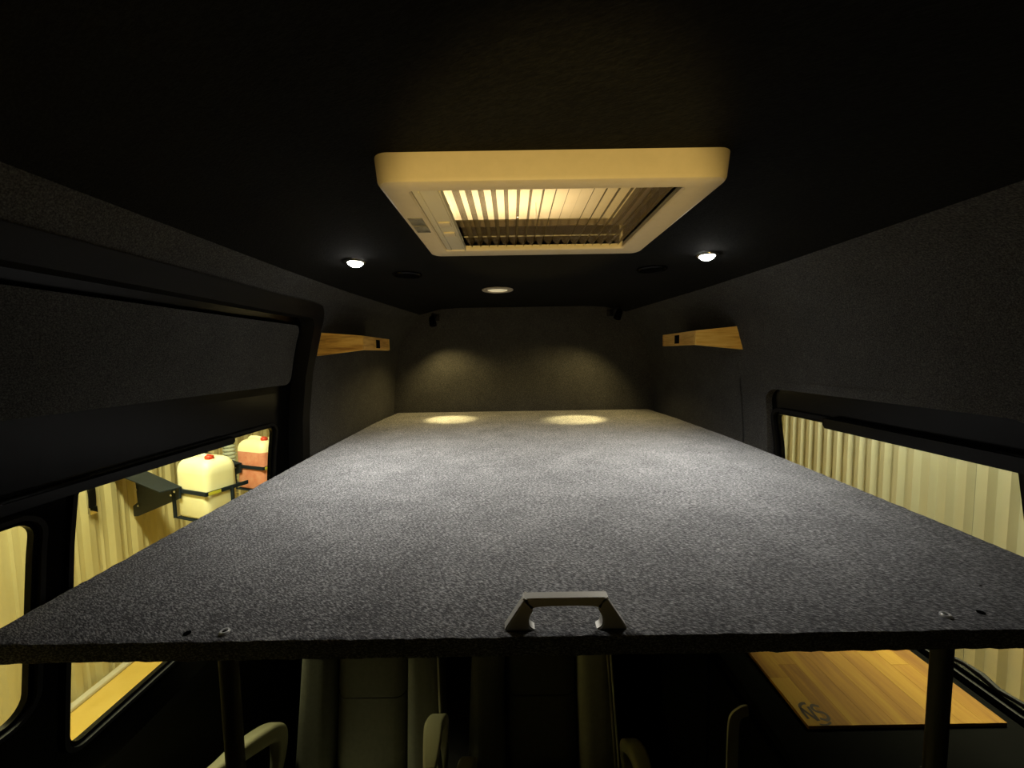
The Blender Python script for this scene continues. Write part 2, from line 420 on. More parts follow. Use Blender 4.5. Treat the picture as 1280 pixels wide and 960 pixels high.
c = put(bm_obj('blind_cassette', (lambda b: (bx(b, (-.127, .771, 1.903), (.040, .329, .008), .002), bx(b, (-.1365, .771, 1.8985), (.004, .323, .003), .001), bx(b, (-.104, .771, 1.902), (.003, .328, .012), .0005), b)[-1])(bmesh.new()), 'vent_grey'), vent)
for yy, nm in ((.755, 'slider_grip'), (.815, 'slider_grip')):
    b = bmesh.new(); bx(b, (-.121, yy, 1.898), (.022, .024, .004), .0015); o = bm_obj(nm, b, 'label_grey' if yy < .75 else 'vent_white'); put(o, vent); o.parent = c; o.matrix_parent_inverse = Matrix.Identity(4); o.location = (0, 0, 0)
for k in range(2):
    b = bmesh.new(); bx(b, (-.1685, .735 + k * .042, 1.8965), (.026, .038, .0015), .0004); put(bm_obj('label_plate', b, 'label_grey'), vent)
# shaft up to the roof and clear lid
bm = bmesh.new()
ring0 = [(-.148, .606), (.262, .606), (.262, .936), (-.148, .936)]
for zlo, zhi in ((1.908, 1.950),):
    vs = [[bm.verts.new((x, y, z)) for x, y in ring0] for z in (zlo, zhi)]
    for i in range(4):
        j = (i + 1) % 4; bm.faces.new((vs[0][i], vs[0][j], vs[1][j], vs[1][i]))
put(bm_obj('shaft', bm, 'vent_shaft', None, False), vent)
bm = bmesh.new(); solid_ring(bm, mxy, rect_loop(-.17, .28, .59, .96), rr(-.128, .240, .592, .932, .01), 1.950, 1.963, 1)
put(bm_obj('lid_frame', bm, 'vent_shaft'), vent)
b = bmesh.new(); bx(b, (.057, .9352, 1.928), (.41, .0015, .002)); put(bm_obj('shaft_lip', b, 'vent_grey'), vent)
bm = bmesh.new()
rows = []
for k in range(9):
    t = k / 8; s = math.sin(t * math.pi / 2)
    rows.append([bm.verts.new((.05 + (x - .05) * (1 - .9 * t * t), .765 + (y - .765) * (1 - .9 * t * t), 1.963 + .06 * s)) for x, y in rr(-.15, .26, .60, .95, .05)])
for a, b in zip(rows, rows[1:]):
    for i in range(len(a)):
        j = (i + 1) % len(a); bm.faces.new((a[i], a[j], b[j], b[i]))
bm.faces.new(rows[-1]); dome = put(bm_obj('dome_lid', bm, 'dome'), vent)
# round catch moulded in the lid
bm = bmesh.new(); lathe(bm, [(.034, .006), (.040, 0), (.046, .004), (.046, .010), (.034, .010), (.034, .006)], 28)
lathe2 = bm; o = bm_obj('lid_catch', lathe2, 'vent_shaft', None, True, Vector((.075, .80, 1.996))); nest(put(o, vent), dome)
# pleated insect blind, fold by fold
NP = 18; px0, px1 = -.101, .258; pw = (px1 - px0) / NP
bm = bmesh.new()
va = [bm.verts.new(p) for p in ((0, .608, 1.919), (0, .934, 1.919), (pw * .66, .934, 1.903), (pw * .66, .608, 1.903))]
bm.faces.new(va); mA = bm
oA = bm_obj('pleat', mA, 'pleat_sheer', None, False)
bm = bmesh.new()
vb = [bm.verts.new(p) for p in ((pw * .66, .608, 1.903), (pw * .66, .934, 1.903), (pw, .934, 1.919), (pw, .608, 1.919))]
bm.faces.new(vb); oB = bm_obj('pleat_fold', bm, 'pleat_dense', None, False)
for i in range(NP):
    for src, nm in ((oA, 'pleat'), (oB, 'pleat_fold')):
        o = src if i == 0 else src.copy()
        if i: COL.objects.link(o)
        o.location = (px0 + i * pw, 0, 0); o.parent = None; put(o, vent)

# ------------------------------------------------------------------ ceiling lamps
def add_light(name, kind, loc, power, col, parent=None, target=None, **kw):
    l = bpy.data.lights.new(name, kind); l.energy = power; l.color = col
    for k, v in kw.items(): setattr(l, k, v)
    o = bpy.data.objects.new(name, l); COL.objects.link(o); o.location = loc
    if target is not None:
        o.rotation_euler = (Vector(target) - Vector(loc)).to_track_quat('-Z', 'Y').to_euler()
    if parent: put(o, parent)
    return o
DOWN = Matrix.Rotation(math.pi, 4, 'X')
def ceiling_lamp(x, y, label, r, lens, grp=None, bulge=0.0):
    z = map_ceil((x - CX) / taper(y), y, 0)[2]
    e = empty('ceiling_lamp', (x, y, z), label, 'ceiling lamp', grp)
    b = bmesh.new(); lathe(b, [(r, 0), (r, .003), (r * .93, .006), (r * .72, .006), (r * .66, .002), (r * .66, -.004)], 28, DOWN)
    o = bm_obj('bezel', b, 'chrome' if r < .05 else 'vent_white'); o.parent = e
    b = bmesh.new(); lathe(b, [(r * .67, 0), (r * .62, .0035 + bulge * .4), (r * .45, .005 + bulge * .8), (r * .2, .006 + bulge), (0, .006 + bulge)], 24, DOWN)
    o = bm_obj('lens', b, lens); o.parent = e
    return e
pl, pr = at_z(444, 326, 1.935), at_z(884, 318, 1.935)
for p, lab in ((pl, 'small lit round ceiling spotlight on the sliding door side of the vent'), (pr, 'small lit round ceiling spotlight on the corrugated wall side of the vent')):
    e = ceiling_lamp(p.x, p.y, lab, .033, 'spot_lens', 'lit ceiling spotlights', .010)
    add_light('lamp_light', 'SPOT', (p.x, p.y, 1.905), P_SPOT, (1.0, 0.97, 0.92), e, (p.x * .62 + .03, p.y + .02, 1.3), spot_size=math.radians(132), spot_blend=1.0, shadow_soft_size=0.02)
p = at_z(622, 362, 1.937)
ceiling_lamp(p.x, p.y, 'large dim round ceiling lamp between the vent and the end wall', .068, 'dim_lens')
for (a, b_), lab in (((509, 345), 'black round ceiling fitting beside the lit spotlight, sliding door side'), ((815, 338), 'black round ceiling fitting beside the lit spotlight, corrugated wall side')):
    p = at_z(a, b_, 1.93); z = map_ceil((p.x - CX) / taper(p.y), p.y, 0)[2]
    e = empty('ceiling_speaker', (p.x, p.y, z), lab, 'ceiling fitting', 'black ceiling fittings')
    b = bmesh.new(); lathe(b, [(.050, 0), (.050, .004), (.046, .008), (.041, .008), (.039, .004)], 28, DOWN); bm_obj('rim', b, 'black_gloss').parent = e
    b = bmesh.new(); lathe(b, [(.040, .001), (.03, .005), (0, .007)], 24, DOWN)
    for k in range(-3, 4):
        w = math.sqrt(.036 ** 2 - (k * .010) ** 2); bx(b, (0, k * .010, -.007), (2 * w, .003, .003))
    bm_obj('grille', b, 'matt_black').parent = e

# reading lamps high on the end wall
def reading_lamp(pos, tgt, label):
    pos = Vector(pos); e = empty('reading_lamp', pos, label, 'reading lamp', 'reading lamps over the bed platform')
    d = (Vector(tgt) - pos).normalized(); q = d.to_track_quat('Z', 'Y').to_matrix().to_4x4()
    b = bmesh.new(); lathe(b, [(0, -.004), (.012, -.002), (.017, .006), (.019, .03), (.020, .050), (.018, .050), (.0168, .008)], 20, q); bm_obj('lamp_head', b, 'black_gloss').parent = e
    b = bmesh.new(); lathe(b, [(.0165, .010), (0, .011)], 20, q); bm_obj('lens', b, 'read_lens').parent = e
    b = bmesh.new(); sweep(b, catmull([(0, 0, 0), (0, .02, .02), (0, YF - pos.y - .02, .02), (0, YF - pos.y - .002, .01)], 5), circ(.005, 8))
    bx(b, (0, YF - pos.y - .005, .01), (.04, .008, .04), .003); bm_obj('bracket', b, 'black_plastic').parent = e
    l = add_light('lamp_light', 'SPOT', pos + d * .05, P_READ, (1.0, 0.74, 0.28), e, tgt, spot_size=math.radians(128), spot_blend=0.6, shadow_soft_size=0.01)
    l2 = add_light('beam_light', 'SPOT', pos + d * .05, P_READ * 5.6, (1.0, 0.80, 0.34), e, tgt, spot_size=math.radians(33), spot_blend=0.8, shadow_soft_size=0.01)
tl, tr = at_z(562, 524, 1.32), at_z(722, 524, 1.32)
reading_lamp((-.44, 2.20, 1.872), (tl.x, tl.y, 1.32), 'small black reading lamp by the end wall, over the sliding door side of the bed')
reading_lamp((.585, 2.12, 1.885), (tr.x, tr.y, 1.32), 'small black reading lamp by the end wall, over the corrugated wall side of the bed')

# unseen fill lamps added behind the camera to warm the vent
e = empty('cab_fill_lamp', (CX, YB + .01, 1.55), 'long warm fill lamp added on the unseen cab end wall', 'lamp')
b = bmesh.new(); bx(b, (0, .012, 0), (.62, .024, .07), .008); bm_obj('housing', b, 'lamp_body').parent = e
b = bmesh.new(); bx(b, (0, .026, 0), (.58, .012, .045), .004); bm_obj('diffuser', b, 'cab_fill_diffuser').parent = e
b = bmesh.new(); bx(b, (0, .070, -.0265), (.62, .140, .006), .002); bx(b, (0, .143, -.0105), (.62, .006, .024), .002); bm_obj('light_blocker', b, 'matt_black').parent = e  # flap added to keep the fill light off the platform edge
add_light('lamp_light', 'SPOT', (CX, YB + .055, 1.555), P_CAB_FILL, (1.0, .64, .15), e, (CX, .9, 1.80), spot_size=math.radians(46), spot_blend=0.6, shadow_soft_size=.008)
e = empty('vent_fill_lamp', (CX, YB + .25, 0), 'small round fill spot added unseen on the cab floor', 'lamp')  # added narrow fill that brightens the vent underside
q = Vector((0, 2.27, 1.31)).to_track_quat('Z', 'Y').to_matrix().to_4x4(); q.translation = Vector((0, 0, .60))
b = bmesh.new(); lathe(b, [(0, -.07), (.04, -.065), (.05, -.03), (.055, .05), (.050, .05), (.046, -.02), (0, -.022)], 20, q); bm_obj('lamp_head', b, 'black_plastic').parent = e
b = bmesh.new(); bx(b, (0, 0, .008), (.16, .12, .016), .004); bx(b, (0, 0, .28), (.02, .02, .53), .003); bm_obj('stand', b, 'black_plastic').parent = e
add_light('lamp_light', 'SPOT', (CX, YB + .25 + .045, .626), P_VENT_FILL, (1.0, .70, .22), e, (.063, .77, 1.905), spot_size=math.radians(13.5), spot_blend=0.4, shadow_soft_size=.02)

# ------------------------------------------------------------------ wooden corner boxes
def wedge_box(sgn, label):
    xw, xi = CX + sgn * .842, CX + sgn * .65
    y0, y1 = 1.54, 1.875
    e = empty('wooden_light_box', (xi, y0, 1.66), label, 'wooden box', 'wooden corner boxes on the side walls')
    zt, zb, zti, zbi = 1.755, 1.660, 1.738, 1.682
    th = .012
    def slab(name, q, n, mat):
        b = bmesh.new(); n = Vector(n) * th
        A_ = [b.verts.new(Vector(p)) for p in q]; B_ = [b.verts.new(Vector(p) + n) for p in q]
        b.faces.new(A_); b.faces.new(list(reversed(B_)))
        for i in range(4):
            j = (i + 1) % 4; b.faces.new((A_[i], B_[i], B_[j], A_[j]))
        bmesh.ops.recalc_face_normals(b, faces=b.faces)
        bmesh.ops.bevel(b, geom=list(b.edges), offset=.0015, segments=1, affect='EDGES')
        return put(bm_obj(name, b, mat), e)
    slab('front_board', [(xw, y0, zb), (xi, y0, zbi), (xi, y0, zti), (xw, y0, zt)], (0, 1, 0), 'oak')
    s = slab('side_board', [(xi, y0 + th, zbi), (xi, y1 - th, zbi + .002), (xi, y1 - th, zti), (xi, y0 + th, zti)], (sgn, 0, 0), 'oak_side')
    slab('back_board', [(xw - sgn * .03, y1, zbi + .02), (xi, y1, zbi + .003), (xi, y1, zti), (xw - sgn * .03, y1, zt)], (0, -1, 0), 'oak')
    slab('top_board', [(xw, y0 + th, zt - .001), (xi + sgn * th, y0 + th, zti - .001), (xi + sgn * th, y1 - th, zti - .001), (xw - sgn * .03, y1 - th, zt - .001)], (0, 0, -1), 'oak')
    slab('hollow_shade_sheet', [(xw, y0 + .011, zb + .026), (xi + sgn * .011, y0 + .011, zbi + .012), (xi + sgn * .011, y1 - .011, zbi + .012), (xw - sgn * .03, y1 - .011, zb + .026)], (0, 0, 1), 'matt_black')  # black sheet in place of the shade in the hollow underside
    b = bmesh.new(); bx(b, (xi - sgn * .0015, y0 + .17, (zti + zbi) / 2), (.004, .042, .036), .0012); nest(put(bm_obj('socket_plate', b, 'matt_black'), e), s)
wedge_box(-1, 'wooden corner box on the side wall beyond the sliding door')
wedge_box(1, 'wooden corner box on the side wall beyond the corrugated wall window')

# ------------------------------------------------------------------ bed platform
ZP = 1.32
bed = empty('bed_platform', (CX, .46, ZP - .026), 'grey carpeted bed platform spanning the van', 'bed platform')
edge = [(-.648, .438), (.800, .438), (.810, .60), (.842, 1.18), (.848, 1.55), (.838, 2.0), (.815, YF - .005), (-.690, YF - .005), (-.705, 2.0), (-.690, 1.32)]
bm = bmesh.new()
loop = []
for (a, b_), (c_, d_) in zip(edge, edge[1:] + edge[:1]):
    n = max(1, int(math.hypot(c_ - a, d_ - b_) / .01))
    loop += [(a + (c_ - a) * k / n, b_ + (d_ - b_) * k / n) for k in range(n)]
ctr = (.07, 1.2)
def jit(): return random.uniform(-.0007, .0007)
prof = [(0.0, .008, -.026), (0.0, 0.0, -.023), (0.0, 0.0, -.005), (0.0, .002, -.001), (0.0, .006, 0.0)]
rows = []
for _, ins, dz in prof:
    row = []
    for x, y in loop:
        vx = Vector((ctr[0] - x, ctr[1] - y)); dd = Vector((math.copysign(1, vx.x) if abs(x - ctr[0]) > .6 else 0, math.copysign(1, vx.y) if (y < .44 or y > 2.3) else 0))
        row.append(bm.verts.new((x + dd.x * ins + jit(), y + dd.y * ins + jit(), ZP + dz + jit() * (1 if dz < 0 else .3))))
    rows.append(row)
for a, b_ in zip(rows, rows[1:]):
    for i in range(len(a)):
        j = (i + 1) % len(a); bm.faces.new((a[i], a[j], b_[j], b_[i]))
bm.faces.new(rows[0]); bm.faces.new(rows[-1])
board = put(bm_obj('carpeted_board', bm, 'carpet_grey'), bed)
# folding legs under the front edge
for a, b_, lx in ((286, 900, .026), (1178, 880, .024)):
    t = at_y(a, 832 if a < 640 else 806, .462)
    b = bmesh.new(); sweep(b, [(t.x, .462, ZP - .025), (t.x, .462, .02)], circ(.0105, 16), up=Vector((0, 1, 0)))
    bx(b, (t.x, .462, .011), (.05, .05, .02), .004); bx(b, (t.x, .462, ZP - .028), (.024, .024, .005), .001)
    put(bm_obj('leg', b, 'leg_grey'), bed)
# bolts and holes
def disc_part(px, py, name, r, mat, h):
    p = at_z(px, py, ZP)
    b = bmesh.new()
    if name == 'bolt_head': lathe(b, [(r, 0), (r, h * .6), (r * .86, h), (r * .62, h), (r * .5, h * .3), (0, h * .3)], 18)
    else: lathe(b, [(r, 0), (r, h), (0, h)], 14)
    o = bm_obj(name, b, mat); o.location = (p.x, p.y, ZP + .0002); put(o, bed)
    if name == 'bolt_head':
        b = bmesh.new(); lathe(b, [(r * .58, 0), (r * .58, h * .5), (0, h * .5)], 6); s_ = bm_obj('hex_socket', b, 'hole'); s_.location = (p.x, p.y, ZP + .0002); nest(put(s_, bed), o)
disc_part(281, 791, 'bolt_head', .0058, 'bolt', .0030); disc_part(1182, 770, 'bolt_head', .0058, 'bolt', .0030)
disc_part(234, 792, 'bolt_hole', .0040, 'hole', .0010); disc_part(1226, 766, 'bolt_hole', .0040, 'hole', .0010)
disc_part(1226, 733, 'glint_dot', .0015, 'chrome', .0012)  # tiny chrome disc put in for a small glint on the board

# pull handle on the front edge
hb = at_z(708, 790, ZP)
handle = empty('pull_handle', (hb.x, .456, ZP), 'brushed nickel pull handle on the platform front edge', 'handle')
hw, hh = .0745, .040
def arch(t, w, h, wt, r):
    """outline of a flat-topped arch, t in 0..1 from left foot to right foot"""
    pts = [(-w, 0), (-w * .93, h * .22), (-(wt + r), h * .80), (-(wt + r * .45), h * .955), (-wt + r * .3, h), (wt - r * .3, h), (wt + r * .45, h * .955), (wt + r, h * .80), (w * .93, h * .22), (w, 0)]
    return pts
outer = [Vector((x, 0, z)) for x, z in arch(0, hw, hh, .046, .008)]
inner = [Vector((x, 0, z)) for x, z in [(-.036, 0), (-.043, .005), (-.044, .014), (-.040, .023), (-.032, .029), (.032, .029), (.040, .023), (.044, .014), (.043, .005), (.036, 0)]]
def interp(P, n=4): return catmull(P, n)
oo, ii = interp(outer), interp(inner)
b = bmesh.new(); yd = .0075
def hrow(P, y, s=1.0): return [b.verts.new((p.x, y, p.z)) for p in P]
of, ob, nf, nb = hrow(oo, -yd), hrow(oo, yd), hrow(ii, -yd), hrow(ii, yd)
for i in range(len(of) - 1):
    b.faces.new((of[i], of[i + 1], nf[i + 1], nf[i])); b.faces.new((ob[i], nb[i], nb[i + 1], ob[i + 1]))
    b.faces.new((of[i], ob[i], ob[i + 1], of[i + 1])); b.faces.new((nf[i], nf[i + 1], nb[i + 1], nb[i]))
b.faces.new((of[0], nf[0], nb[0], ob[0])); b.faces.new((of[-1], ob[-1], nb[-1], nf[-1]))
bmesh.ops.recalc_face_normals(b, faces=b.faces)
ed = [e_ for e_ in b.edges if len(e_.link_faces) == 2 and e_.calc_face_angle(0) > 1.2]
bmesh.ops.bevel(b, geom=ed, offset=.0016, segments=2, affect='EDGES')
bm_obj('grip', b, 'nickel').parent = handle
for s in (-1, 1):
    b = bmesh.new(); bx(b, (s * .058, 0, .0006), (.028, .013, .0010), .0003); bm_obj('foot_plate', b, 'nickel').parent = handle

# ------------------------------------------------------------------ kitchen unit with the wooden worktop
ZT = .944
cab = empty('kitchen_cabinet', (.72, .95, 0), 'black kitchen cabinet along the right wall under the window', 'cabinet')
box('carcass', (.482, .50, .02), (.945, 1.70, ZT - .022), 'matt_black', cab, .003)
box('top_panel', (.477, .495, ZT - .022), (.945, 1.705, ZT - .001), 'matt_black', cab, .002)
for y0, y1 in ((.515, .90), (.91, 1.35)):
    cab_door = box('door', (.470, y0, .10), (.4815, y1, ZT - .034), 'matt_black', cab, .002)
    if y0 < .6: near_door = cab_door
b = bmesh.new(); sweep(b, [(.478, .50, ZT - .027), (.478, 1.70, ZT - .027)], [(-.002, -.002), (.002, -.002), (.002, .002), (-.002, .002)]); put(bm_obj('edge_trim', b, 'black_gloss'), cab)
# strap handle on the nearer door
hz = ZT - .045
b = bmesh.new(); path = catmull([(.471, .75, hz + .022), (.460, .75, hz + .020), (.446, .75, hz + .008), (.442, .75, hz - .016), (.441, .75, hz - .08), (.442, .75, hz - .14), (.447, .75, hz - .165), (.471, .75, hz - .17)], 5)
sweep(b, path, [(-.011, -.0022), (.011, -.0022), (.011, .0022), (-.011, .0022)], up=Vector((0, 1, 0.0)))
nest(put(bm_obj('handle', b, 'champagne'), cab), near_door)
board = empty('wooden_worktop', (.755, 1.0, ZT), 'light wooden butcher block worktop with NS logo', 'worktop')
wl, wr, wn, wf = .545, .918, .686, 1.42
ns = 9; sw = (wr - wl) / ns
for i in range(ns):
    y = wn; first = True
    while y < wf - 1e-6:
        L = random.uniform(.22, .42); y2 = min(wf, y + (L * random.uniform(.4, 1) if first else L)); first = False
        if wf - y2 < .08: y2 = wf
        o = box('stave', (wl + i * sw + .00005, y + .00005, ZT - .001), (wl + (i + 1) * sw - .00005, y2 - .00005, ZT + .006), 'worktop', board, .0002, 1); y = y2
# logo burnt into the near corner: N and S inside a broken circle
def stroke(bm_, pts, w, z):
    pts = [Vector((x, y, 0)) for x, y in pts]; L_, R_ = [], []
    for i, p in enumerate(pts):
        t = (pts[min(i + 1, len(pts) - 1)] - pts[max(i - 1, 0)]).normalized(); n = Vector((-t.y, t.x, 0)) * w / 2
        L_.append(bm_.verts.new((p.x + n.x, p.y + n.y, z))); R_.append(bm_.verts.new((p.x - n.x, p.y - n.y, z)))
    for i in range(len(pts) - 1): bm_.faces.new((L_[i], L_[i + 1], R_[i + 1], R_[i]))
def arc(cx, cy, r, a0, a1, n=12): return [(cx + r * math.cos(math.radians(a0 + (a1 - a0) * k / n)), cy + r * math.sin(math.radians(a0 + (a1 - a0) * k / n))) for k in range(n + 1)]
b = bmesh.new(); lw = .0054
stroke(b, [(-.021, -.013), (-.0215, 0), (-.019, .011)] + arc(-.006, .006, .0145, 160, 75, 8), lw, 0)        # left stem running into the arch
stroke(b, [(-.019, .010), (-.012, -.004), (-.0055, -.017)], lw, 0)                                          # diagonal
stroke(b, [(-.0045, -.017), (-.004, .0), (-.003, .013)], lw, 0)                                              # right stem
stroke(b, [(.019, .013)] + arc(.010, .0085, .0075, 50, 265, 12) + arc(.011, -.0075, .0085, 88, -120, 12) + [(.001, -.0125)], lw, 0)
stroke(b, arc(0, -.001, .0245, 250, 310, 10), lw * .6, 0)
lg = at_z(1018, 891, ZT + .006)
o = bm_obj('ns_logo', b, 'logo', None, False); o.location = (lg.x, lg.y, ZT + .0066); o.scale = (1.0, 1.0, 1); put(o, board)

# ------------------------------------------------------------------ two travel seats under the platform
def loft(bm_, rows_, cap=True):
    R_ = [[bm_.verts.new(p) for p in r] for r in rows_]; n = len(R_[0])
    for a, c_ in zip(R_, R_[1:]):
        for i in range(n):
            j = (i + 1) % n; bm_.faces.new((a[i], a[j], c_[j], c_[i]))
    if cap: bm_.faces.new(R_[0]); bm_.faces.new(R_[-1])
def cushion(name, x0, x1, zs, yfun, thick, mat, parent, shift=None):
    """upright pad: rounded section in plan lofted over the heights zs"""
    rows_ = []
    for k, z in enumerate(zs):
        edge_k = 1.0 if 0 < k < len(zs) - 1 else .75
        a, c_ = x0(z), x1(z); y = yfun(z)
        cx, hw_ = (a + c_) / 2, (c_ - a) / 2 * (1 if edge_k == 1 else .93)
        th = thick * edge_k
        sec = rr(cx - hw_, cx + hw_, y, y + th, min(th * .42, hw_ * .6), 5, 4)
        rows_.append([(p[0], p[1], z) for p in sec])
    b_ = bmesh.new(); loft(b_, rows_); return put(bm_obj(name, b_, mat), parent)
def seat(xl, xr, label, arms, lightside):
    cx = (xl + xr) / 2
    e = empty('travel_seat', (cx, 1.3, 0), label, 'seat')
    w = xr - xl
    yf = lambda z: 1.165 + (z - .45) * .16
    zs = [.28, .32, .48, .56, .64, .72, .80, .90, .98, 1.03, 1.05]
    fl = lambda z: -.012 * max(0, (.72 - z) / .3)
    bl = w * .235
    cushion('bolster', lambda z: xl + fl(z), lambda z: xl + bl, zs, lambda z: yf(z) - .022, .13, 'seat_dark', e)
    cushion('bolster', lambda z: xr - bl, lambda z: xr - fl(z), zs, lambda z: yf(z) - .022, .13, 'seat_light' if lightside else 'seat_mid', e)
    for za, zb_ in ((.28, .560), (.564, .86), (.864, 1.04)):
        cushion('back_pad', lambda z: xl + bl + .002, lambda z: xr - bl - .002, [za, za + .012, (za + zb_) / 2, zb_ - .012, zb_], yf, .10, 'seat_mid' if not lightside else 'seat_dark', e)
    # piping along the outer edge of the lighter bolster
    for dx in ((.006, .016) if lightside else (.008,)):
        b_ = bmesh.new(); sweep(b_, [(xr - fl(z) - dx + .004, yf(z) - .020 + dx * .2, z) for z in zs[1:-1]], circ(.0035, 8), up=Vector((0, 1, 0))); put(bm_obj('piping', b_, 'piping'), e)
    b_ = bmesh.new(); loft(b_, [[(p[0], p[1], z) for p in rr(xl + .03, xr - .03, yf(z) + .09, yf(z) + .14, .02)] for z in (.35, .7, 1.03)]); put(bm_obj('back_shell', b_, 'seat_shell'), e)
    # head rest on two posts, seat cushion, base
    b_ = bmesh.new(); bx(b_, (cx, yf(1.16) + .05, 1.17), (.25, .085, .16), .03, 3); hr = put(bm_obj('head_rest', b_, 'seat_dark'), e)
    for s in (-1, 1):
        b_ = bmesh.new(); sweep(b_, [(cx + s * .06, yf(1.0) + .06, 1.0), (cx + s * .06, yf(1.12) + .05, 1.12)], circ(.006, 8), up=Vector((0, 1, 0))); nest(put(bm_obj('head_rest_post', b_, 'chrome'), e), hr)
    b_ = bmesh.new(); bx(b_, (cx, .93, .29), (w * .98, .46, .13), .04, 3); put(bm_obj('seat_cushion', b_, 'seat_mid'), e)
    b_ = bmesh.new(); bx(b_, (cx, .98, .125), (w * .85, .46, .21), .02, 2); put(bm_obj('seat_base', b_, 'seat_shell'), e)
    for ax, az, fx, ak in arms:
        pts = catmull([(ax + fx * max(0, 1.03 - az_y) / .21, az_y, az - .018 + az_z) for az_y, az_z in ((.82, .165), (.89, .128), (.96, .098), (1.03, .060), (1.09, .022), (1.125, -.02), (1.125, -.075), (1.10, -.14), (1.07, -.20))], 5)
        b_ = bmesh.new(); n = len(pts)
        sc_ = [.55 + .65 * math.sin(math.pi * min(1, (i / n) * 1.15)) ** .8 for i in range(n)]
        sweep(b_, pts, [(q[0], q[1]) for q in rr(-.020 * ak, .020 * ak, -.022, .022, .012 * ak, 4, 1)], up=Vector((1, 0, 0)), scales=sc_)
        put(bm_obj('armrest', b_, 'armrest'), e)
    # buckle stalk between the seats
    if not lightside:
        b_ = bmesh.new(); sweep(b_, catmull([(xr + .018, 1.10, .33), (xr + .016, 1.07, .48), (xr + .008, 1.05, .58)], 4), [(-.011, -.004), (.011, -.004), (.011, .004), (-.011, .004)], up=Vector((1, 0, 0))); put(bm_obj('belt_buckle', b_, 'seat_shell'), e)
    return e
seat(-.692, -.247, 'grey travel seat nearer the sliding door, under the platform', ((-.737, .538, 0, 1), (-.235, .571, .035, .6)), False)
seat(-.144, .302, 'grey travel seat with pale side bolster, nearer the kitchen cabinet', ((-.150, .43, .02, .6), (.340, .478, -.03, .7)), True)

# ------------------------------------------------------------------ the workshop outside
XR, XL, ZF, ZC, Y0, Y1 = 2.12, -2.95, -.60, 3.5, -4.0, 9.0
bm = bmesh.new(); bm.faces.new([bm.verts.new(p) for p in ((XL - .3, Y0, ZF), (XR + .3, Y0, ZF), (XR + .3, Y1, ZF), (XL - .3, Y1, ZF))])
struct(bm_obj('floor_workshop', bm, 'shop_floor', None, False), 'yellow workshop floor outside the sliding door')
bm = bmesh.new(); bm.faces.new([bm.verts.new(p) for p in ((XL - .3, Y0, ZC), (XR + .3, Y0, ZC), (XR + .3, Y1, ZC), (XL - .3, Y1, ZC))])
struct(bm_obj('ceiling_workshop', bm, 'shop_ceiling', None, False), 'pale workshop ceiling above the roof vent')
for y, nm in ((Y0, 'wall_workshop_back'), (Y1, 'wall_workshop_front')):
    bm = bmesh.new(); bm.faces.new([bm.verts.new(p) for p in ((XL - .3, y, ZF), (XR + .3, y, ZF), (XR + .3, y, ZC), (XL - .3, y, ZC))])
    struct(bm_obj(nm, bm, 'sheet_cream', None, False), 'plain pale workshop end wall')
def corrugated(name, x, sgn, pitch, prof, width, mat, label):
    root = empty(name, (x, 2.5, ZF), label, None, None, 'structure')
    n = round(width / pitch)
    bm_ = bmesh.new(); pts = []
    for i in range(n):
        for u, h in prof: pts.append((i * pitch + u * pitch, h))
    pts.append((n * pitch, prof[0][1]))
    lo = [bm_.verts.new((sgn * h, y, 0)) for y, h in pts]; hi = [bm_.verts.new((sgn * h, y, ZC - ZF)) for y, h in pts]
    for i in range(len(pts) - 1): bm_.faces.new((lo[i], lo[i + 1], hi[i + 1], hi[i]))
    src = bm_obj('corrugated_sheet', bm_, mat, None, False); y = Y0; k = 0
    while y < Y1:
        o = src if k == 0 else src.copy()
        if k: COL.objects.link(o)
        o.location = (x - sgn * (.001 * (k % 2)), y, ZF); put(o, root); y += n * pitch; k += 1
    return root
corrugated('wall_workshop_right', XR, -1, .080, [(0, 0), (.16, .028), (.50, .028), (.66, 0)], .96, 'sheet_cream', 'cream corrugated metal wall outside the right window')
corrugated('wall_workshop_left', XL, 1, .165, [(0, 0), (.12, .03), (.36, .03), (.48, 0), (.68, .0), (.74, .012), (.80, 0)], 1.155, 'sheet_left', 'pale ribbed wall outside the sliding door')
b = bmesh.new(); bx(b, (XL + .055, 2.5, ZF + .015), (.05, 12.9, .03), .008); tag(bm_obj('trim_1', b, 'kerb'), 'pale kerb along the foot of the ribbed wall', None, None, 'structure')

def batten(x, y, z, L, axis, power, tgt, label, sz=.10):
    e = empty('batten_lamp', (x, y, z), label, 'lamp', 'workshop batten lamps')
    s = (.09, L, .05) if axis == 'Y' else (L, .09, .05)
    b_ = bmesh.new(); bx(b_, (0, 0, .03), s, .01); bm_obj('housing', b_, 'lamp_body').parent = e
    b_ = bmesh.new(); a = Vector((0, L / 2 - .03, -.01)) if axis == 'Y' else Vector((L / 2 - .03, 0, -.01))
    sweep(b_, [(-a.x, -a.y, -.012), (a.x, a.y, -.012)], circ(.018, 10)); bm_obj('tube', b_, 'tube').parent = e
    l = add_light('lamp_light', 'AREA', (x, y, z - .05 if tgt[2] < z else z + .08), power, WARM if tgt[2] < z else (1.0, .76, .42), e, tgt, shape='RECTANGLE', size=(sz if axis == 'Y' else L), size_y=(L if axis == 'Y' else sz))
    for s_ in (-1, 1):
        b_ = bmesh.new(); o_ = Vector((0, s_ * L * .35, 0)) if axis == 'Y' else Vector((s_ * L * .35, 0, 0)); sweep(b_, [o_ + Vector((0, 0, .05)), o_ + Vector((0, 0, ZC - z))], circ(.005, 6)); bm_obj('hanging_rod', b_, 'lamp_body').parent = e
    return e
batten(1.86, 1.75, 2.62, 1.2, 'Y', P_RIGHT, (1.1, 1.15, 1.0), 'batten lamp hung beside the cream corrugated wall')
